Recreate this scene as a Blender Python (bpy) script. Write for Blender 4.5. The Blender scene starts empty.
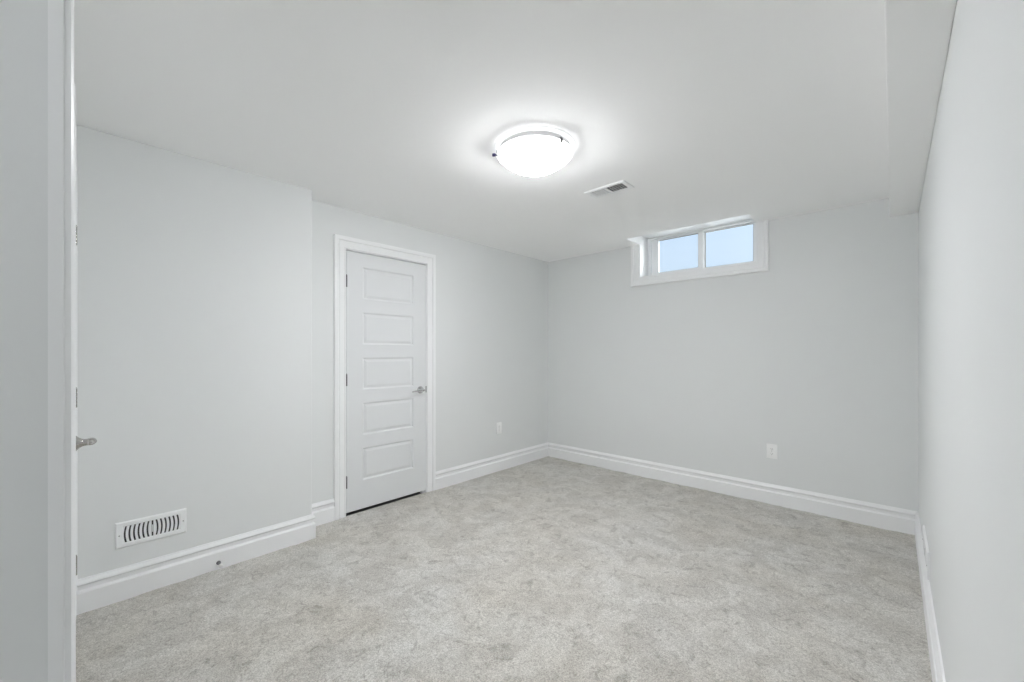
import bpy, bmesh, math, random
from mathutils import Vector, Matrix, noise

# ------------------------------------------------------------------ scene, camera, light
scene = bpy.context.scene
COL = scene.collection
R = math.radians

EYE = 1.30
cam_data = bpy.data.cameras.new('camera')
cam = bpy.data.objects.new('camera', cam_data)
COL.objects.link(cam)
cam.location = (0, 0, EYE)
cam.rotation_euler = (R(90), 0, 0.7466)
cam_data.sensor_width = 36
cam_data.lens = 411.38 * 36 / 1024
cam_data.shift_y = 11.3 / 1024
cam_data.clip_start = 0.01
scene.camera = cam

SUN_GLOW = 15.0
GROUND_FILL = 1.6
LAMP_STRENGTH = 103.0
HALL_FILL_POWER = 7.2
world = bpy.data.worlds.new('sky')
scene.world = world
world.use_nodes = True
wn = world.node_tree
wn.nodes.clear()
w_out = wn.nodes.new('ShaderNodeOutputWorld')
w_bg = wn.nodes.new('ShaderNodeBackground')
w_geo = wn.nodes.new('ShaderNodeTexCoord')
w_sep = wn.nodes.new('ShaderNodeSeparateXYZ')
w_ramp = wn.nodes.new('ShaderNodeValToRGB')
w_ramp.color_ramp.elements[0].position = 0.0
w_ramp.color_ramp.elements[0].color = (0.75, 0.87, 1.0, 1)
w_ramp.color_ramp.elements[1].position = 0.8
w_ramp.color_ramp.elements[1].color = (0.45, 0.66, 1.0, 1)
wn.links.new(w_geo.outputs['Generated'], w_sep.inputs[0])
wn.links.new(w_sep.outputs['Z'], w_ramp.inputs[0])
wn.links.new(w_ramp.outputs[0], w_bg.inputs[0])
w_bg.inputs[1].default_value = 1.04
# brighter sky around the sun, which stands off to the right of the window wall, and an unseen glow below the horizon, added to brighten the ceiling
w_dot = wn.nodes.new('ShaderNodeVectorMath')
w_dot.operation = 'DOT_PRODUCT'
w_dot.inputs[1].default_value = Vector((0.72, 0.62, 0.31)).normalized()
wn.links.new(w_geo.outputs['Generated'], w_dot.inputs[0])
w_max = wn.nodes.new('ShaderNodeMath')
w_max.operation = 'MAXIMUM'
w_max.inputs[1].default_value = 0.0
wn.links.new(w_dot.outputs['Value'], w_max.inputs[0])
w_pow = wn.nodes.new('ShaderNodeMath')
w_pow.operation = 'POWER'
w_pow.inputs[1].default_value = 8.0
wn.links.new(w_max.outputs[0], w_pow.inputs[0])
w_mul = wn.nodes.new('ShaderNodeMath')
w_mul.operation = 'MULTIPLY'
w_mul.inputs[1].default_value = SUN_GLOW
wn.links.new(w_pow.outputs[0], w_mul.inputs[0])
w_gnd = wn.nodes.new('ShaderNodeMapRange')
w_gnd.inputs['From Min'].default_value = 0.0
w_gnd.inputs['From Max'].default_value = -0.03
w_gnd.inputs['To Min'].default_value = 0.0
w_gnd.inputs['To Max'].default_value = GROUND_FILL
wn.links.new(w_sep.outputs['Z'], w_gnd.inputs['Value'])
w_add = wn.nodes.new('ShaderNodeMath')
w_add.operation = 'ADD'
wn.links.new(w_mul.outputs[0], w_add.inputs[0])
wn.links.new(w_gnd.outputs[0], w_add.inputs[1])
w_bg2 = wn.nodes.new('ShaderNodeBackground')
w_bg2.inputs[0].default_value = (1.0, 0.985, 0.96, 1)
wn.links.new(w_add.outputs[0], w_bg2.inputs[1])
w_sum = wn.nodes.new('ShaderNodeAddShader')
wn.links.new(w_bg.outputs[0], w_sum.inputs[0])
wn.links.new(w_bg2.outputs[0], w_sum.inputs[1])
wn.links.new(w_sum.outputs[0], w_out.inputs[0])

# fill light added out of view in the hall behind the viewer
ld = bpy.data.lights.new('hall_fill_light', 'AREA')
ld.shape = 'DISK'
ld.size = 0.4
ld.energy = HALL_FILL_POWER
ld.color = (0.975, 0.975, 1.0)
lo = bpy.data.objects.new('hall_fill_light', ld)
COL.objects.link(lo)
lo.location = (-0.5, -0.85, 2.40)

scene.view_settings.view_transform = 'Standard'
scene.view_settings.look = 'None'
scene.view_settings.gamma = 1
scene.view_settings.use_curve_mapping = False
scene.view_settings.exposure = 0.0
try:
    scene.cycles.max_bounces = 24
    scene.cycles.diffuse_bounces = 20
    scene.cycles.transparent_max_bounces = 12
except Exception:
    pass

# the room in metres: x to the right, y into the room, camera stands in the cased opening at the origin
XL, XB, XR = -3.1665, -2.9685, 0.1335     # door wall, bumped-out wall, right wall
YD, YB = 4.0876, 1.1572                   # window wall, end of the bump-out
ZC = 2.4304                               # ceiling
BASE_H = 0.1725
HALL_Y = -1.55
FR = Matrix.Translation((XB, 0.0229, 0)) @ Matrix.Rotation(R(-0.9), 4, 'Z')   # front wall frame (runs a touch out of square)
FW = 0.12                                 # front wall thickness
F_END = 2.07                              # front wall length up to the opening

# ------------------------------------------------------------------ materials
def material(name, color, rough=0.5, metal=0.0, bump=None, spec=0.5, emit=0.0):
    m = bpy.data.materials.new(name)
    m.use_nodes = True
    nt = m.node_tree
    b = nt.nodes['Principled BSDF']
    b.inputs['Base Color'].default_value = (*color, 1)
    b.inputs['Roughness'].default_value = rough
    b.inputs['Metallic'].default_value = metal
    b.inputs['Specular IOR Level'].default_value = spec
    if emit:
        b.inputs['Emission Color'].default_value = (0.975, 0.975, 1.0, 1)
        b.inputs['Emission Strength'].default_value = emit
    if bump:
        scale, strength, dist = bump
        tc = nt.nodes.new('ShaderNodeTexCoord')
        n = nt.nodes.new('ShaderNodeTexNoise')
        n.inputs['Scale'].default_value = scale
        n.inputs['Detail'].default_value = 3
        bp = nt.nodes.new('ShaderNodeBump')
        bp.inputs['Strength'].default_value = strength
        bp.inputs['Distance'].default_value = dist
        nt.links.new(tc.outputs['Object'], n.inputs['Vector'])
        nt.links.new(n.outputs['Fac'], bp.inputs['Height'])
        nt.links.new(bp.outputs['Normal'], b.inputs['Normal'])
    return m

M_WALL = material('pale_grey_wall_paint', (0.777, 0.793, 0.793), 0.55, bump=(350, 0.08, 0.001), spec=0.3)
M_CEIL = material('white_ceiling_paint', (0.965, 0.966, 0.967), 0.9, bump=(300, 0.08, 0.001), spec=0.2)
M_TRIM = material('white_trim_paint', (0.88, 0.888, 0.895), 0.35)
M_DOOR = material('white_door_paint', (0.75, 0.765, 0.775), 0.38)
M_VINYL = material('white_vinyl', (0.91, 0.92, 0.93), 0.3)
M_PLASTIC = material('white_plastic', (0.92, 0.925, 0.925), 0.3)
M_ENAMEL = material('white_enamelled_steel', (0.90, 0.91, 0.915), 0.35)
M_DUCT_SHADE = material('duct_shade_black', (0.045, 0.045, 0.048), 0.8)  # near black stands for the shade inside the vents
M_SLOT = material('dark_plastic_slot', (0.12, 0.12, 0.12), 0.6)
M_CHROME = material('satin_chrome', (0.55, 0.55, 0.56), 0.16, 1.0)
M_COLLAR = material('satin_grey_collar', (0.55, 0.55, 0.55), 0.5, 0.6)
M_NICKEL = material('brushed_nickel', (0.50, 0.49, 0.47), 0.20, 1.0)
M_STEEL = material('dark_steel', (0.22, 0.22, 0.23), 0.35, 1.0)
M_BLUESTEEL = material('blued_steel_screw', (0.10, 0.09, 0.20), 0.4, 0.8)
M_GASKET = material('grey_glazing_gasket', (0.20, 0.21, 0.23), 0.6)
M_RUBBER = material('white_rubber', (0.8, 0.8, 0.79), 0.7)
M_LAMP = material('lit_opal_glass', (0.95, 0.95, 0.95), 0.25, emit=LAMP_STRENGTH)
M_CLOSET_SHADE = material('closet_shade_black', (0.10, 0.10, 0.10), 0.9)  # near black stands for the shade seen under the closed door
# the opal glass glows brightest at its bottom, dimmed towards the rim to soften the ceiling halo
nt = M_LAMP.node_tree
tc = nt.nodes.new('ShaderNodeTexCoord')
sp = nt.nodes.new('ShaderNodeSeparateXYZ')
mr = nt.nodes.new('ShaderNodeMapRange')
mr.interpolation_type = 'SMOOTHSTEP'
mr.inputs['From Min'].default_value = -0.040
mr.inputs['From Max'].default_value = -0.107
mr.inputs['To Min'].default_value = LAMP_STRENGTH * 0.05
mr.inputs['To Max'].default_value = LAMP_STRENGTH
nt.links.new(tc.outputs['Object'], sp.inputs[0])
nt.links.new(sp.outputs['Z'], mr.inputs['Value'])
nt.links.new(mr.outputs[0], nt.nodes['Principled BSDF'].inputs['Emission Strength'])

M_GLASS = bpy.data.materials.new('window_glass')
M_GLASS.use_nodes = True
nt = M_GLASS.node_tree
nt.nodes.clear()
go = nt.nodes.new('ShaderNodeOutputMaterial')
gm = nt.nodes.new('ShaderNodeMixShader')
gt = nt.nodes.new('ShaderNodeBsdfTransparent')
gg = nt.nodes.new('ShaderNodeBsdfGlossy')
gf = nt.nodes.new('ShaderNodeFresnel')
gt.inputs[0].default_value = (0.96, 0.98, 0.98, 1)
gg.inputs['Roughness'].default_value = 0.02
gf.inputs['IOR'].default_value = 1.3
nt.links.new(gf.outputs[0], gm.inputs[0])
nt.links.new(gt.outputs[0], gm.inputs[1])
nt.links.new(gg.outputs[0], gm.inputs[2])
nt.links.new(gm.outputs[0], go.inputs[0])

def carpet_material():
    m = bpy.data.materials.new('grey_cut_pile_carpet')
    m.use_nodes = True
    nt = m.node_tree
    b = nt.nodes['Principled BSDF']
    b.inputs['Roughness'].default_value = 0.95
    b.inputs['Specular IOR Level'].default_value = 0.08
    b.inputs['Sheen Weight'].default_value = 0.25
    b.inputs['Sheen Roughness'].default_value = 0.5
    tc = nt.nodes.new('ShaderNodeTexCoord')
    def tex(scale, detail, rough, dist=0.0):
        n = nt.nodes.new('ShaderNodeTexNoise')
        n.inputs['Scale'].default_value = scale
        n.inputs['Detail'].default_value = detail
        n.inputs['Roughness'].default_value = rough
        n.inputs['Distortion'].default_value = dist
        nt.links.new(tc.outputs['Object'], n.inputs['Vector'])
        return n
    def ramp(src, p0, c0, p1, c1):
        r = nt.nodes.new('ShaderNodeValToRGB')
        r.color_ramp.elements[0].position = p0
        r.color_ramp.elements[0].color = (*c0, 1)
        r.color_ramp.elements[1].position = p1
        r.color_ramp.elements[1].color = (*c1, 1)
        nt.links.new(src.outputs['Fac'], r.inputs[0])
        return r
    def mult(a, b_):
        x = nt.nodes.new('ShaderNodeMix')
        x.data_type = 'RGBA'
        x.blend_type = 'MULTIPLY'
        x.inputs[0].default_value = 1.0
        nt.links.new(a.outputs[0] if a.type != 'MIX' else a.outputs[2], x.inputs[6])
        nt.links.new(b_.outputs[0], x.inputs[7])
        return x
    nap = ramp(tex(5.5, 4, 0.6, 0.9), 0.40, (0.63, 0.615, 0.582), 0.59, (0.755, 0.745, 0.715))       # brushed patches of the pile
    patch = ramp(tex(1.3, 3, 0.55, 0.4), 0.34, (0.95, 0.925, 0.885), 0.66, (1.0, 1.0, 1.0))
    dent = ramp(tex(14, 3, 0.55, 1.4), 0.30, (0.74, 0.735, 0.725), 0.45, (1.0, 1.0, 1.0))         # small dented marks
    yarn = ramp(tex(165, 2, 0.8), 0.36, (0.60, 0.595, 0.58), 0.60, (1.0, 1.0, 1.0))               # flecked yarn
    tuft = ramp(tex(70, 2, 0.65), 0.34, (0.84, 0.838, 0.83), 0.60, (1.0, 1.0, 1.0))
    c = mult(mult(mult(mult(nap, patch), dent), yarn), tuft)
    nt.links.new(c.outputs[2], b.inputs['Base Color'])
    bn = tex(170, 3, 0.7)
    bp = nt.nodes.new('ShaderNodeBump')
    bp.inputs['Strength'].default_value = 0.55
    bp.inputs['Distance'].default_value = 0.006
    nt.links.new(bn.outputs['Fac'], bp.inputs['Height'])
    nt.links.new(bp.outputs['Normal'], b.inputs['Normal'])
    return m
M_CARPET = carpet_material()

# ------------------------------------------------------------------ mesh helpers
class MB:
    """collects shapes, then links them as one mesh object"""
    def __init__(self):
        self.bm = bmesh.new()
    def verts(self, pts):
        return [self.bm.verts.new(p) for p in pts]
    def face(self, pts):
        return self.bm.faces.new(self.verts(pts))
    def box(self, lo, hi, bevel=0.0, mat=None, segs=2):
        x0, y0, z0 = lo
        x1, y1, z1 = hi
        pts = [(x0, y0, z0), (x1, y0, z0), (x1, y1, z0), (x0, y1, z0), (x0, y0, z1), (x1, y0, z1), (x1, y1, z1), (x0, y1, z1)]
        if mat is not None:
            pts = [mat @ Vector(p) for p in pts]
        v = self.verts(pts)
        fs = [self.bm.faces.new([v[i] for i in f]) for f in ((0, 3, 2, 1), (4, 5, 6, 7), (0, 1, 5, 4), (1, 2, 6, 5), (2, 3, 7, 6), (3, 0, 4, 7))]
        if bevel:
            es = list({e for f in fs for e in f.edges})
            bmesh.ops.bevel(self.bm, geom=es, offset=bevel, segments=segs, affect='EDGES', profile=0.6)
        return self
    def rows(self, rows, close_profile=True, caps=True):
        """skin a list of equal-length point rings"""
        vr = [self.verts(r) for r in rows]
        n = len(vr[0])
        rng = n if close_profile else n - 1
        for a, b in zip(vr, vr[1:]):
            for i in range(rng):
                self.bm.faces.new((a[i], a[(i + 1) % n], b[(i + 1) % n], b[i]))
        if caps and close_profile:
            self.bm.faces.new(vr[0])
            self.bm.faces.new(vr[-1])
        return self
    def lathe(self, prof, segs=48, mat=None, cap=False):
        """revolve (radius, height) about local Z"""
        mat = mat or Matrix.Identity(4)
        rings = []
        for r, h in prof:
            if r < 1e-6:
                rings.append([self.bm.verts.new(mat @ Vector((0, 0, h)))])
            else:
                rings.append([self.bm.verts.new(mat @ Vector((r * math.cos(2 * math.pi * i / segs), r * math.sin(2 * math.pi * i / segs), h))) for i in range(segs)])
        for a, b in zip(rings, rings[1:]):
            if len(a) == 1 and len(b) == 1:
                continue
            for i in range(segs):
                j = (i + 1) % segs
                if len(a) == 1:
                    self.bm.faces.new((a[0], b[i], b[j]))
                elif len(b) == 1:
                    self.bm.faces.new((a[i], a[j], b[0]))
                else:
                    self.bm.faces.new((a[i], a[j], b[j], b[i]))
        return self
    def tube(self, pts, radii, segs=16, squash=1.0):
        """round bar along a path, capped"""
        pts = [Vector(p) for p in pts]
        rows = []
        up = Vector((0, 0, 1))
        for k, p in enumerate(pts):
            d = (pts[min(k + 1, len(pts) - 1)] - pts[max(k - 1, 0)]).normalized()
            ref = up if abs(d.z) < 0.9 else Vector((1, 0, 0))
            s = d.cross(ref).normalized()
            t = s.cross(d).normalized()
            r = radii[k] if isinstance(radii, (list, tuple)) else radii
            rows.append([p + s * (r * math.cos(2 * math.pi * i / segs)) + t * (r * squash * math.sin(2 * math.pi * i / segs)) for i in range(segs)])
        return self.rows(rows)
    def build(self, name, mat, parent=None, smooth=False, angle=35):
        bmesh.ops.remove_doubles(self.bm, verts=self.bm.verts, dist=1e-5)
        bmesh.ops.recalc_face_normals(self.bm, faces=self.bm.faces)
        me = bpy.data.meshes.new(name)
        self.bm.to_mesh(me)
        self.bm.free()
        me.materials.append(mat)
        if smooth:
            me.polygons.foreach_set('use_smooth', [True] * len(me.polygons))
            me.set_sharp_from_angle(angle=R(angle))
        o = bpy.data.objects.new(name, me)
        COL.objects.link(o)
        if parent:
            o.parent = parent
        return o

def tag(o, label, cat, group=None, kind=None):
    o['label'] = label
    o['category'] = cat
    if group:
        o['group'] = group
    if kind:
        o['kind'] = kind
    return o

def empty(name, mw):
    o = bpy.data.objects.new(name, None)
    COL.objects.link(o)
    o.empty_display_size = 0.1
    o.matrix_world = mw
    return o

def structure(o, label, cat):
    return tag(o, label, cat, kind='structure')

# ------------------------------------------------------------------ room shell
def floor_mesh():
    mb = MB()
    x0, x1, y0, y1 = XL - 0.004, XR + 0.1, HALL_Y - 0.1, YD + 0.1
    nx, ny = int((x1 - x0) / 0.016), int((y1 - y0) / 0.016)
    # an arc the vacuum left in the pile near the far right corner
    arc_c, arc_r = Vector((-0.82, 3.05, 0)), 0.72
    grid = []
    for j in range(ny + 1):
        row = []
        for i in range(nx + 1):
            x, y = x0 + (x1 - x0) * i / nx, y0 + (y1 - y0) * j / ny
            p = Vector((x, y, 0))
            h = 0.0042 * noise.noise(p * 5.0) + 0.0036 * noise.noise(p * 11 + Vector((7, 3, 1))) + 0.0026 * noise.noise(p * 24 + Vector((1, 9, 4)))
            h *= min(1.0, 0.15 + max(0.0, x - XL) / 0.25)
            d = p - arc_c
            ang = math.degrees(math.atan2(d.y, d.x))
            if -5 < ang < 85:
                h -= 0.005 * math.exp(-((d.length - arc_r) / 0.013) ** 2) * math.sin(math.pi * (ang + 5) / 90)
            row.append(mb.bm.verts.new((x, y, h + 0.005)))
        grid.append(row)
    for j in range(ny):
        for i in range(nx):
            mb.bm.faces.new((grid[j][i], grid[j][i + 1], grid[j + 1][i + 1], grid[j + 1][i]))
    return mb.build('floor', M_CARPET, smooth=True, angle=180)
structure(floor_mesh(), 'light grey flecked cut pile carpet over the whole floor', 'carpet')

# window recess sizes (shared by wall, ceiling and window)
WX0, WX1 = -1.957, -0.868      # opening
WZ0, WZ1 = 2.085, 2.54         # sill, soffit (above the ceiling line)
NY = 3.785                     # front edge of the notch cut in the ceiling
WY = YD + 0.215                # plane of the window face

# ceiling, with the notch in front of the window
mb = MB()
x0, x1, y0, y1 = XL - 0.12, XR + 0.1, HALL_Y - 0.1, YD + 0.12
T = 0.3
for lo, hi in (((x0, y0, ZC), (x1, NY, ZC + T)), ((x0, NY, ZC), (WX0, y1, ZC + T)), ((WX1, NY, ZC), (x1, y1, ZC + T)), ((WX0, NY, WZ1), (WX1, y1, ZC + T))):
    mb.box(lo, hi)
structure(mb.build('ceiling', M_CEIL), 'flat white painted ceiling with a cut-out above the window', 'ceiling')

# window wall with its opening
mb = MB()
TH = 0.34
for lo, hi in (((XL - 0.12, YD, -0.05), (WX0, YD + TH, ZC + T)), ((WX1, YD, -0.05), (XR + 0.1, YD + TH, ZC + T)), ((WX0, YD, -0.05), (WX1, YD + TH, WZ0)), ((WX0, YD + 0.12, WZ1), (WX1, YD + TH, ZC + T))):
    mb.box(lo, hi)
structure(mb.build('wall_back', M_WALL), 'pale grey far wall with the small high window', 'wall')

# door wall (left), with the door opening
DY0, DY1, DZ1 = 1.497, 2.250, 2.105        # slab edges along y and slab top
HOLE0, HOLE1, HOLEZ = DY0 - 0.024, DY1 + 0.024, DZ1 + 0.028
mb = MB()
for lo, hi in (((XL - 0.12, YB - 0.05, -0.05), (XL, HOLE0, ZC)), ((XL - 0.12, HOLE1, -0.05), (XL, YD, ZC)), ((XL - 0.12, HOLE0, HOLEZ), (XL, HOLE1, ZC))):
    mb.box(lo, hi)
structure(mb.build('wall_left', M_WALL), 'pale grey left wall around the white closed door', 'wall')

# bumped-out nearer stretch of the left wall
mb = MB()
mb.box((XL - 0.12, -0.12, -0.05), (XB, YB, ZC), 0.006)
structure(mb.build('wall_left_bumpout', M_WALL), 'pale grey wall stretch standing forward, with the low vent', 'wall')

mb = MB()
mb.box((XR, HALL_Y - 0.1, -0.05), (XR + 0.1, YD, ZC))
structure(mb.build('wall_right', M_WALL), 'pale grey right wall close to the viewer', 'wall')

# boxed-in duct along the right wall under the ceiling
mb = MB()
mb.box((XR - 0.1505, 0.3, ZC - 0.1405), (XR, YD, ZC), 0.004)
structure(mb.build('ceiling_bulkhead', M_CEIL), 'narrow white boxed bulkhead where ceiling meets right wall', 'bulkhead')

# front wall: entry door on the left, cased opening on the right where the viewer stands
E0, E1, EZ1 = 0.078, 0.833, 2.105          # entry slab along local x
EH0, EH1, EHZ = E0 - 0.024, E1 + 0.024, EZ1 + 0.028
mb = MB()
for lo, hi in (((-0.05, -FW, -0.05), (EH0, 0, ZC)), ((EH1, -FW, -0.05), (F_END, 0, ZC)), ((EH0, -FW, EHZ), (EH1, 0, ZC)), ((F_END, -FW, 2.12), (F_END + 1.06, 0, ZC))):
    mb.box(lo, hi)
o = mb.build('wall_front', M_WALL)
o.matrix_world = FR
structure(o, 'grey wall end at the extreme left of the view', 'wall')

# hall behind the viewer and closets behind the doors
mb = MB()
mb.box((XL - 0.12, HALL_Y - 0.1, -0.05), (XR, HALL_Y, ZC))
mb.box((XL - 0.12, HALL_Y, -0.05), (XL - 0.02, -0.12, ZC))
structure(mb.build('wall_hall', M_WALL), 'pale grey hall wall behind the viewer', 'wall')
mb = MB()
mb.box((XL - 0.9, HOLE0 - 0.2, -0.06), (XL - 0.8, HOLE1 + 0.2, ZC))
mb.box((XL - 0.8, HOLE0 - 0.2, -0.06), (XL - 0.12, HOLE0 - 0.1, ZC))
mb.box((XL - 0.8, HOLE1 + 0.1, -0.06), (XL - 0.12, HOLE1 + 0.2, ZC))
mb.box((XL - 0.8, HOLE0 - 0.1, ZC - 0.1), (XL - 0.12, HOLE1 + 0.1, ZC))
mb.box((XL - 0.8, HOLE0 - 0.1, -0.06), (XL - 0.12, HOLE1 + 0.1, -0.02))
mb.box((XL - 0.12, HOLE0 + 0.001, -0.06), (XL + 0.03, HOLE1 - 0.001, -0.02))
structure(mb.build('wall_closet', M_CLOSET_SHADE), 'closet lining painted near black as shade behind the closed white door', 'wall')

# ------------------------------------------------------------------ baseboards
BASE = [(0.0, 0.0), (0.0190, 0.0), (0.0190, 0.104), (0.0175, 0.108), (0.0070, 0.114), (0.0050, 0.118), (0.0045, 0.136),
        (0.0150, 0.143), (0.0170, 0.147), (0.0165, 0.152), (0.0080, 0.168), (0.0070, BASE_H), (0.0, BASE_H)]
def baseboard(name, path, label):
    """path: floor points along the wall with the room on the LEFT hand; mitred at inner vertices"""
    P = [Vector((x, y)) for x, y in path]
    rows = []
    for k, p in enumerate(P):
        ds = []
        if k > 0:
            ds.append((P[k] - P[k - 1]).normalized())
        if k < len(P) - 1:
            ds.append((P[k + 1] - P[k]).normalized())
        ns = [Vector((-d.y, d.x)) for d in ds]
        n = sum(ns, Vector((0, 0)))
        n = n / n.dot(ns[0]) if len(ns) > 1 else ns[0]
        rows.append([(p.x + n.x * d, p.y + n.y * d, z - (0.012 if z == 0 else 0)) for d, z in BASE])
    mb = MB()
    mb.rows(rows)
    structure(mb.build(name, M_TRIM), label, 'baseboard')
CAS = 0.094
baseboard('baseboard_left', [(XL, HOLE0 - CAS + 0.016), (XL, YB), (XB, YB), (XB, 0.03)], 'stepped white baseboard along the bumped-out wall and around its corner')
baseboard('baseboard_back', [(XR, YD), (XL, YD), (XL, HOLE1 + CAS - 0.016)], 'white stepped baseboard under the window and round the far left corner')
baseboard('baseboard_right', [(XR, 0.0), (XR, YD)], 'white baseboard along the right wall')

# ------------------------------------------------------------------ casings and doors
CASING = [(0.0, 0.0), (0.0, 0.008), (0.003, 0.0105), (0.010, 0.0115), (0.014, 0.009), (0.017, 0.0105), (0.052, 0.0130), (0.056, 0.0105),
          (0.061, 0.0165), (0.068, 0.0185), (0.084, 0.0185), (0.091, 0.0165), (CAS, 0.013), (CAS, 0.0)]
def door_trim(name, mw, u0, u1, zt, label, thin=1.0):
    """jamb boards in the opening plus the moulded casing, local frame: x along wall, y out of wall"""
    mb = MB()
    i0, i1, zi = u0 - 0.008, u1 + 0.008, zt + 0.014          # casing inner edge, a small reveal off the jamb
    prof = [(w, d * thin) for w, d in CASING]
    rows = [[(i0 - w, d, -0.015) for w, d in prof], [(i0 - w, d, zi + w) for w, d in prof],
            [(i1 + w, d, zi + w) for w, d in prof], [(i1 + w, d, -0.015) for w, d in prof]]
    mb.rows(rows)
    mb.box((u0 - 0.023, -0.118, -0.015), (u0 - 0.003, -0.0005, zt + 0.008))
    mb.box((u1 + 0.003, -0.118, -0.015), (u1 + 0.023, -0.0005, zt + 0.008))
    mb.box((u0 - 0.023, -0.118, zt + 0.008), (u1 + 0.023, -0.0005, zt + 0.027))
    # stops behind the slab
    mb.box((u0 - 0.003, -0.075, -0.015), (u0 + 0.008, -0.040, zt + 0.008))
    mb.box((u1 - 0.008, -0.075, -0.015), (u1 + 0.003, -0.040, zt + 0.008))
    mb.box((u0 + 0.008, -0.075, zt - 0.006), (u1 - 0.008, -0.040, zt + 0.008))
    o = mb.build(name, M_TRIM, smooth=True, angle=20)
    o.matrix_world = mw
    structure(o, label, 'door trim')

def door_slab(u0, u1, z0, z1, parent):
    """five moulded panels pressed into the room face of the slab"""
    mb = MB()
    yf, yb = -0.0015, -0.0365
    pu0, pu1 = u0 + 0.132, u1 - 0.136
    if parent['mirror']:
        pu0, pu1 = u0 + 0.136, u1 - 0.132
    pans = [(0.258 + 0.3683 * k, 0.258 + 0.3683 * k + 0.262) for k in range(5)]
    zs = [z0] + [z for p in pans for z in p] + [z1]
    # stiles and rails
    for k in range(len(zs) - 1):
        a, b = zs[k], zs[k + 1]
        mb.face([(u0, yf, a), (pu0, yf, a), (pu0, yf, b), (u0, yf, b)])
        mb.face([(pu1, yf, a), (u1, yf, a), (u1, yf, b), (pu1, yf, b)])
        if k % 2 == 0:
            mb.face([(pu0, yf, a), (pu1, yf, a), (pu1, yf, b), (pu0, yf, b)])
    # pressed panels: sloped sticking, cove, raised field
    for a, b in pans:
        prev = None
        for ins, dep in ((0, 0), (0.003, 0.0015), (0.011, 0.0085), (0.014, 0.0090), (0.019, 0.0085), (0.036, 0.0035)):
            ring = mb.verts([(pu0 + ins, yf - dep, a + ins), (pu1 - ins, yf - dep, a + ins), (pu1 - ins, yf - dep, b - ins), (pu0 + ins, yf - dep, b - ins)])
            if prev:
                for i in range(4):
                    mb.bm.faces.new((prev[i], prev[(i + 1) % 4], ring[(i + 1) % 4], ring[i]))
            prev = ring
        mb.bm.faces.new(prev)
    # edges and back
    for k in range(len(zs) - 1):
        a, b = zs[k], zs[k + 1]
        mb.face([(u0, yf, a), (u0, yf, b), (u0, yb, b), (u0, yb, a)])
        mb.face([(u1, yf, a), (u1, yf, b), (u1, yb, b), (u1, yb, a)])
    for z in (z0, z1):
        mb.face([(u0, yf, z), (pu0, yf, z), (pu1, yf, z), (u1, yf, z), (u1, yb, z), (u0, yb, z)])
    mb.face([(u0, yb, z) for z in zs] + [(u1, yb, z) for z in reversed(zs)])
    return mb.build('door_slab', M_DOOR, parent)

def build_door(name, mw, u0, u1, z1, hinge_low, metal, label):
    root = empty(name, mw)
    root['mirror'] = hinge_low
    structure(root, label, 'door')
    door_slab(u0, u1, 0.029, z1, root)
    uh = u0 - 0.0015 if hinge_low else u1 + 0.0015
    ul = u1 if hinge_low else u0
    s = -1 if hinge_low else 1                                # from latch towards hinge
    for z in (1.863, 1.080, 0.271):                            # hinge knuckles with ball ends
        mb = MB()
        for k in range(5):
            a = z - 0.046 + k * 0.0186
            mb.lathe([(0, a), (0.0062, a), (0.0066, a + 0.001), (0.0066, a + 0.0168), (0.0062, a + 0.0178), (0, a + 0.0178)], 14, Matrix.Translation((uh, 0.0045, 0)))
        mb.lathe([(0, z + 0.047), (0.0045, z + 0.048), (0.0045, z + 0.051), (0, z + 0.053)], 12, Matrix.Translation((uh, 0.0045, 0)))
        mb.box((uh - 0.008, -0.0035, z - 0.046), (uh + 0.008, 0.0012, z + 0.046))
        h = mb.build('hinge', M_STEEL if not hinge_low else M_NICKEL, root, smooth=True)
        h['label'] = 'dark metal butt hinge' if not hinge_low else 'brushed metal butt hinge'
    # lever set
    zl = 0.966 if hinge_low else 0.957
    uc = ul + s * 0.062
    ry = Matrix.Rotation(R(-90), 4, 'X')                       # local Z of the lathe -> out of the door
    mb = MB()
    mb.lathe([(0, 0), (0.0325, 0), (0.0330, 0.004), (0.0310, 0.009), (0.0260, 0.014), (0.0195, 0.020), (0.0150, 0.026), (0.0128, 0.032), (0.0118, 0.040), (0.0125, 0.044), (0.0, 0.046)], 36,
             Matrix.Translation((uc, -0.001, zl)) @ ry)
    rose = mb.build('rosette', metal, root, smooth=True)
    rose['label'] = 'round metal rosette of the lever'
    mb = MB()
    path = [(uc - s * 0.012, 0.050, zl + 0.000), (uc, 0.0525, zl + 0.0005), (uc + s * 0.025, 0.0540, zl + 0.001), (uc + s * 0.055, 0.0545, zl - 0.001),
            (uc + s * 0.085, 0.0525, zl - 0.004), (uc + s * 0.105, 0.0480, zl - 0.007), (uc + s * 0.113, 0.0420, zl - 0.008)]
    mb.tube(path, [0.0085, 0.0125, 0.0105, 0.0090, 0.0085, 0.0080, 0.0060], 18, 0.85)
    mb.lathe([(0, 0.036), (0.0120, 0.038), (0.0125, 0.052), (0.0100, 0.058), (0, 0.060)], 24, Matrix.Translation((uc, 0, zl)) @ ry)
    lv = mb.build('lever', metal, rose, smooth=True)
    # latch bolt in the gap, with its strike lip on the jamb
    mb = MB()
    lo, hi = sorted((ul - s * 0.006, ul + s * 0.001))
    mb.box((lo, -0.030, zl - 0.028), (hi, 0.0012, zl + 0.030), 0.0008)
    st = mb.build('latch', M_STEEL, root)
    st['label'] = 'dark metal latch in the door edge'
    del root['mirror']
    return root

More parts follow.
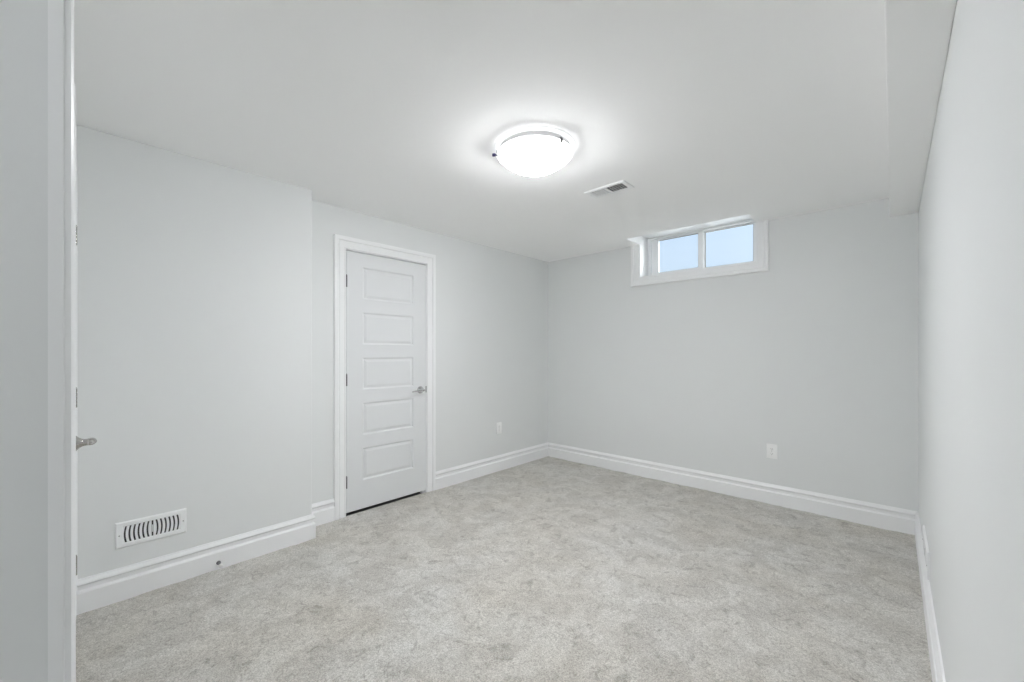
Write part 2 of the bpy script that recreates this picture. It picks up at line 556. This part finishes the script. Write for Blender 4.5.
LW = Matrix.Translation((XL, 0, 0)) @ Matrix.Rotation(R(-90), 4, 'Z')      # left wall frame: local x = -y, local y = +x
door_trim('trim_1', LW, -DY1, -DY0, DZ1, 'moulded white casing around the closed five-panel door')
build_door('door_1', LW, -DY1, -DY0, DZ1, False, M_CHROME, 'closed white five-panel door with a chrome lever in the left wall')
door_trim('trim_2', FR, E0, E1, EZ1, 'white casing around the edge-on door at far left', 0.6)
build_door('door_2', FR, E0, E1, EZ1, True, M_NICKEL, 'white door seen edge-on at far left, its brushed lever sticking out')

# casing of the opening the viewer stands in
mb = MB()
prof = [(0.0, -0.0095), (-0.004, -0.0095), (-0.004, 0.0058), (-0.0025, 0.0068), (-0.0025, 0.0135), (0.001, 0.0160), (0.03, 0.0160), (0.064, 0.0160), (0.072, 0.013), (0.074, 0.0), (0.0, 0.0)]
zt = 2.12
rows = [[(F_END - w, d, -0.015) for w, d in prof], [(F_END - w, d, zt + w) for w, d in prof], [(F_END + 1.03, d, zt + w) for w, d in prof]]
mb.rows(rows)
o = mb.build('trim_3', M_TRIM)
o.matrix_world = FR
structure(o, 'tall white trim strip down the left edge of the view', 'trim')

# ------------------------------------------------------------------ window
mb = MB()
i0, i1, zb = WX0, WX1, WZ0
CW = [(w * 0.088 / CAS, d * 1.35) for w, d in CASING]
rows = [[(i0 - w, YD - d, ZC + 0.0) for w, d in CW], [(i0 - w, YD - d, zb - w) for w, d in CW],
        [(i1 + w, YD - d, zb - w) for w, d in CW], [(i1 + w, YD - d, ZC + 0.0) for w, d in CW]]
mb.rows(rows)
structure(mb.build('trim_4', M_TRIM, smooth=True, angle=20), 'moulded white casing round the small high window', 'window trim')

win = empty('window_1', Matrix.Translation((0, WY, 0)))
structure(win, 'small high two-pane white window up against the ceiling', 'window')
# lining of the recess (jamb extensions, sill, soffit, notch faces)
mb = MB()
t = 0.008
mb.box((WX0, -0.215, WZ0), (WX0 + t, 0.02, ZC))
mb.box((WX1 - t, -0.215, WZ0), (WX1, 0.02, ZC))
mb.box((WX0, NY - WY, ZC + 0.001), (WX0 + t, 0.02, WZ1))
mb.box((WX1 - t, NY - WY, ZC + 0.001), (WX1, 0.02, WZ1))
mb.box((WX0 + t, NY - WY, ZC + 0.001), (WX1 - t, NY - WY + t, WZ1 - t))
mb.box((WX0 + t, NY - WY, WZ1 - t), (WX1 - t, 0.02, WZ1))
mb.box((WX0 + t, -0.215, WZ0), (WX1 - t, 0.02, WZ0 + t))
mb.build('reveal_lining', M_TRIM, win)
def ring(mb, x0, x1, z0, z1, wl, wr, wb, wt, y0, y1, step=0.0):
    """rectangular frame ring with a small chamfer towards the opening"""
    pr = [((x0, z0), (x1, z0), (x1, z1), (x0, z1)), ((x0 + wl, z0 + wb), (x1 - wr, z0 + wb), (x1 - wr, z1 - wt), (x0 + wl, z1 - wt))]
    s = step
    inn = ((x0 + wl - s, z0 + wb - s), (x1 - wr + s, z0 + wb - s), (x1 - wr + s, z1 - wt + s), (x0 + wl - s, z1 - wt + s))
    loops = [[(x, y1, z) for x, z in pr[0]], [(x, y0, z) for x, z in pr[0]], [(x, y0, z) for x, z in inn], [(x, y0 + s, z) for x, z in pr[1]], [(x, y1, z) for x, z in pr[1]]]
    vs = [mb.verts(l) for l in loops]
    vs.append(vs[0])
    for a, b in zip(vs, vs[1:]):
        for i in range(4):
            mb.bm.faces.new((a[i], a[(i + 1) % 4], b[(i + 1) % 4], b[i]))
fx0, fx1, fz0, fz1 = WX0 + t, WX1 - t, WZ0 + t, WZ1 - t
mb = MB()
ring(mb, fx0, fx1, fz0, fz1, 0.030, 0.034, 0.038, 0.020, -0.012, 0.075, 0.004)
mb.build('window_frame', M_VINYL, win)
# sliding sash on the left, nearer the room
sx0, sx1, sz0, sz1 = fx0 + 0.034, -1.385, fz0 + 0.040, fz1 - 0.021
mb = MB()
ring(mb, sx0, sx1, sz0, sz1, 0.068, 0.052, 0.022, 0.012, 0.004, 0.030, 0.005)
sash = mb.build('sash', M_VINYL, win)
sash['label'] = 'left sliding sash with a wide stile'
mb = MB()
mb.box((sx0 + 0.066, 0.014, sz0 + 0.020), (sx1 - 0.050, 0.020, sz1 - 0.010))
mb.build('pane', M_GLASS, sash)
mb = MB()
ring(mb, sx0 + 0.0665, sx1 - 0.0505, sz0 + 0.0205, sz1 - 0.0105, 0.0030, 0.0025, 0.0025, 0.0075, 0.0090, 0.0138)
mb.build('gasket', M_GASKET, sash)
# fixed light on the right
rx0, rx1 = -1.43, fx1 - 0.032
mb = MB()
ring(mb, rx0, rx1, fz0 + 0.036, fz1 - 0.018, 0.052, 0.044, 0.020, 0.014, 0.034, 0.060, 0.005)
fixed = mb.build('sash', M_VINYL, win)
fixed['label'] = 'right fixed light'
mb = MB()
mb.box((rx0 + 0.050, 0.044, fz0 + 0.054), (rx1 - 0.042, 0.050, fz1 - 0.030))
mb.build('pane', M_GLASS, fixed)
mb = MB()
ring(mb, rx0 + 0.0505, rx1 - 0.0425, fz0 + 0.0545, fz1 - 0.0305, 0.006, 0.004, 0.003, 0.005, 0.0395, 0.0438)
mb.build('gasket', M_GASKET, fixed)
mb = MB()
mb.box((-1.402, -0.004, fz0 + 0.10), (-1.388, 0.005, fz0 + 0.145), 0.002)
mb.build('sash_latch', M_VINYL, sash)

# ------------------------------------------------------------------ ceiling light
lamp = empty('ceiling_light', Matrix.Translation((-1.455, 1.758, ZC)))
tag(lamp, 'lit white glass dome light flush on the ceiling', 'ceiling light')
mb = MB()
mb.lathe([(0, 0), (0.2250, 0), (0.2250, -0.0015), (0.2180, -0.0045), (0.2000, -0.0070), (0, -0.0070)], 72)
mb.build('pan', M_ENAMEL, lamp, smooth=True)
mb = MB()
mb.lathe([(0.150, -0.006), (0.1960, -0.006), (0.1970, -0.010), (0.1940, -0.034), (0.150, -0.037)], 72)
co = mb.build('collar', M_COLLAR, lamp, smooth=True)
co['label'] = 'satin grey metal collar'
mb = MB()
Rg, Dg = 0.208, 0.092
prof = [(0.190, -0.036), (Rg - 0.004, -0.0355), (Rg, -0.038), (Rg + 0.0005, -0.041)]
for k in range(1, 19):
    q = 1 - k / 18
    prof.append((Rg * q, -0.041 - Dg * (1 - q ** 2.15)))
mb.lathe(prof, 72)
gl = mb.build('glass_shade', M_LAMP, lamp, smooth=True, angle=60)
gl['label'] = 'glowing opal glass bowl'
for ang in (-10, -130, 110):
    mw = Matrix.Rotation(R(ang), 4, 'Z')
    mb = MB()
    mb.box((Rg - 0.014, -0.008, -0.034), (Rg + 0.004, 0.008, -0.028), 0.001, mw)
    mb.box((Rg + 0.002, -0.008, -0.052), (Rg + 0.006, 0.008, -0.028), 0.001, mw)
    mb.box((Rg - 0.006, -0.008, -0.054), (Rg + 0.006, 0.008, -0.050), 0.001, mw)
    c = mb.build('clip', M_STEEL, lamp)
    c['label'] = 'small dark clip holding the glass'
mw = Matrix.Rotation(R(-143), 4, 'Z')
mb = MB()
mb.lathe([(0, 0), (0.003, 0), (0.003, 0.026), (0.0080, 0.027), (0.0090, 0.030), (0.0090, 0.042), (0.0075, 0.045), (0, 0.046)], 16,
         mw @ Matrix.Translation((0.192, 0, -0.026)) @ Matrix.Rotation(R(90), 4, 'Y'))
sc = mb.build('thumb_screw', M_BLUESTEEL, lamp, smooth=True)
sc['label'] = 'dark bluish thumb screw'

# ------------------------------------------------------------------ vents
def register(name, mw, w, h, label, style, proud=0.007):
    """steel register, local frame: x along, z across, y out of the surface"""
    root = empty(name, mw)
    tag(root, label, 'air vent', 'white air vents of the room')
    mb = MB()
    ow, oh = w * 0.79, h * 0.62
    loops = []
    for a, b, y in ((w / 2, h / 2, 0.0), (w / 2, h / 2, proud * 0.45), (w / 2 - 0.006, h / 2 - 0.006, proud), (ow / 2 + 0.004, oh / 2 + 0.004, proud), (ow / 2, oh / 2, proud * 0.6), (ow / 2, oh / 2, 0.0005)):
        loops.append(mb.verts([(-a, y, -b), (a, y, -b), (a, y, b), (-a, y, b)]))
    for a, b in zip(loops, loops[1:]):
        for i in range(4):
            mb.bm.faces.new((a[i], a[(i + 1) % 4], b[(i + 1) % 4], b[i]))
    mb.build('faceplate', M_ENAMEL, root)
    mb = MB()
    mb.box((-ow / 2, 0.0003, -oh / 2), (ow / 2, 0.0010, oh / 2))  # thin sheet coloured as the shaded duct depth
    d = mb.build('duct_shade', M_DUCT_SHADE, root)
    d['label'] = 'dark sheet painted as the shade behind the grille'
    mb = MB()
    if style == 'arc':
        n = 13
        pitch = ow / n
        sw = pitch * 0.42
        def edge(k, side, q):
            c = -ow / 2 + (k + 0.5) * pitch
            bow = 0.0 if k == n // 2 else (-1 if k < n // 2 else 1) * 0.0055
            return c + bow * (1 - q * q) - (bow * 0.4) + side * sw / 2
        for k in range(n + 1):
            segs = 8
            rows = []
            for i in range(segs + 1):
                q = -1 + 2 * i / segs
                z = q * oh / 2
                xa = -ow / 2 if k == 0 else edge(k - 1, 1, q)
                xb = ow / 2 if k == n else edge(k, -1, q)
                rows.append([(xa, 0.0012, z), (xb, 0.0012, z), (xb, proud * 0.85, z), (xa, proud * 0.85, z)])
            mb.rows(rows)
        mb.box((-0.0015, 0.0012, -oh * 0.22), (0.0015, proud * 1.3, oh * 0.22))
    else:
        n = 12
        pitch = ow / n
        for k in range(n):
            c = -ow / 2 + (k + 0.5) * pitch
            a = R(38) if k < n // 2 else R(-34)
            m = Matrix.Translation((c, 0.0052, 0)) @ Matrix.Rotation(a, 4, 'Z')
            mb.box((-0.0010, -0.0052, -oh / 2), (0.0010, 0.0052, oh / 2), 0, m)
        mb.box((-0.004, 0.0012, -oh / 2), (0.004, proud, oh / 2))
    mb.build('grille', M_ENAMEL, root)
    for s in (-1, 1):
        mb = MB()
        mb.lathe([(0, 0), (0.0035, 0), (0.0030, 0.0012), (0.0, 0.0018)], 12, Matrix.Translation((s * (w / 2 + ow / 2) / 2, proud, 0)) @ Matrix.Rotation(R(-90), 4, 'X'))
        mb.build('screw', M_CHROME, root, smooth=True)
    return root

BW = Matrix.Rotation(R(-90), 4, 'Z')
register('air_vent', Matrix.Translation((XB, 0.3155, 0.341)) @ BW, 0.295, 0.136, 'white curved-slot air vent low on the left bumped-out wall', 'arc')
register('air_vent', Matrix.Translation((XR, 3.11, 0.236)) @ Matrix.Rotation(R(90), 4, 'Z'), 0.44, 0.150, 'white air vent just above the baseboard on the right wall', 'arc', 0.008)
register('air_vent', Matrix.Translation((-1.449, 2.556, ZC)) @ Matrix.Rotation(R(-90), 4, 'X'), 0.305, 0.155, 'white slatted air vent on the ceiling between the lamp and window', 'slat', 0.006)

# ------------------------------------------------------------------ outlets
def outlet(mw, label):
    root = empty('wall_outlet', mw)
    tag(root, label, 'outlet', 'white wall outlets')
    w, h = 0.079, 0.122
    mb = MB()
    mb.box((-w / 2, 0.0, -h / 2), (w / 2, 0.0065, h / 2), 0.003)
    mb.build('cover_plate', M_PLASTIC, root, smooth=True)
    for zc in (-0.0195, 0.0195):
        mb = MB()
        pts = []
        for i in range(28):
            a = 2 * math.pi * i / 28
            pts.append((0.0172 * math.cos(a), max(-0.0135, min(0.0135, 0.0172 * math.sin(a)))))
        mb.rows([[(x, 0.006, z + zc) for x, z in pts], [(x, 0.0080, z + zc) for x, z in pts]])
        rc = mb.build('receptacle', M_PLASTIC, root)
        for dx, hh in ((-0.0064, 0.0085), (0.0064, 0.0070)):
            mb = MB()
            mb.box((dx - 0.0011, 0.0078, zc + 0.002 - hh / 2), (dx + 0.0011, 0.0083, zc + 0.002 + hh / 2))
            s = mb.build('slot', M_SLOT, rc)
        mb = MB()
        mb.lathe([(0, 0.0078), (0.0024, 0.0078), (0.0024, 0.0083), (0, 0.0083)], 12, Matrix.Translation((0, 0, zc - 0.008)) @ Matrix.Rotation(R(-90), 4, 'X'))
        mb.build('ground_hole', M_SLOT, rc)
    mb = MB()
    mb.lathe([(0, 0.006), (0.0030, 0.006), (0.0028, 0.0075), (0, 0.008)], 12, Matrix.Rotation(R(-90), 4, 'X'))
    mb.build('screw', M_CHROME, root, smooth=True)
outlet(Matrix.Translation((XL, 3.209, 0.470)) @ BW, 'white wall outlet on the left wall, right of the closed door')
outlet(Matrix.Translation((-0.7565, YD, 0.455)) @ Matrix.Rotation(R(180), 4, 'Z'), 'white wall outlet low on the window wall')

# ------------------------------------------------------------------ door stop on the baseboard
stop = empty('door_stop', Matrix.Translation((XB + 0.019, 0.612, 0.046)) @ Matrix.Rotation(R(90), 4, 'Y'))
tag(stop, 'small dark metal door stop with white tip on the left baseboard', 'door stop')
mb = MB()
mb.lathe([(0, 0), (0.0115, 0), (0.0115, 0.003), (0.0095, 0.006), (0.0065, 0.009), (0, 0.010)], 20)
mb.build('base', M_STEEL, stop, smooth=True)
mb = MB()
mb.tube([(0, 0, 0.008), (0, 0, 0.030), (0, 0, 0.052)], 0.0058, 14)
mb.build('rod', M_STEEL, stop, smooth=True)
mb = MB()
mb.lathe([(0, 0.048), (0.0100, 0.048), (0.0112, 0.051), (0.0112, 0.064), (0.0090, 0.069), (0, 0.071)], 20)
tp = mb.build('rubber_tip', M_RUBBER, stop, smooth=True)
tp['label'] = 'white rubber tip'
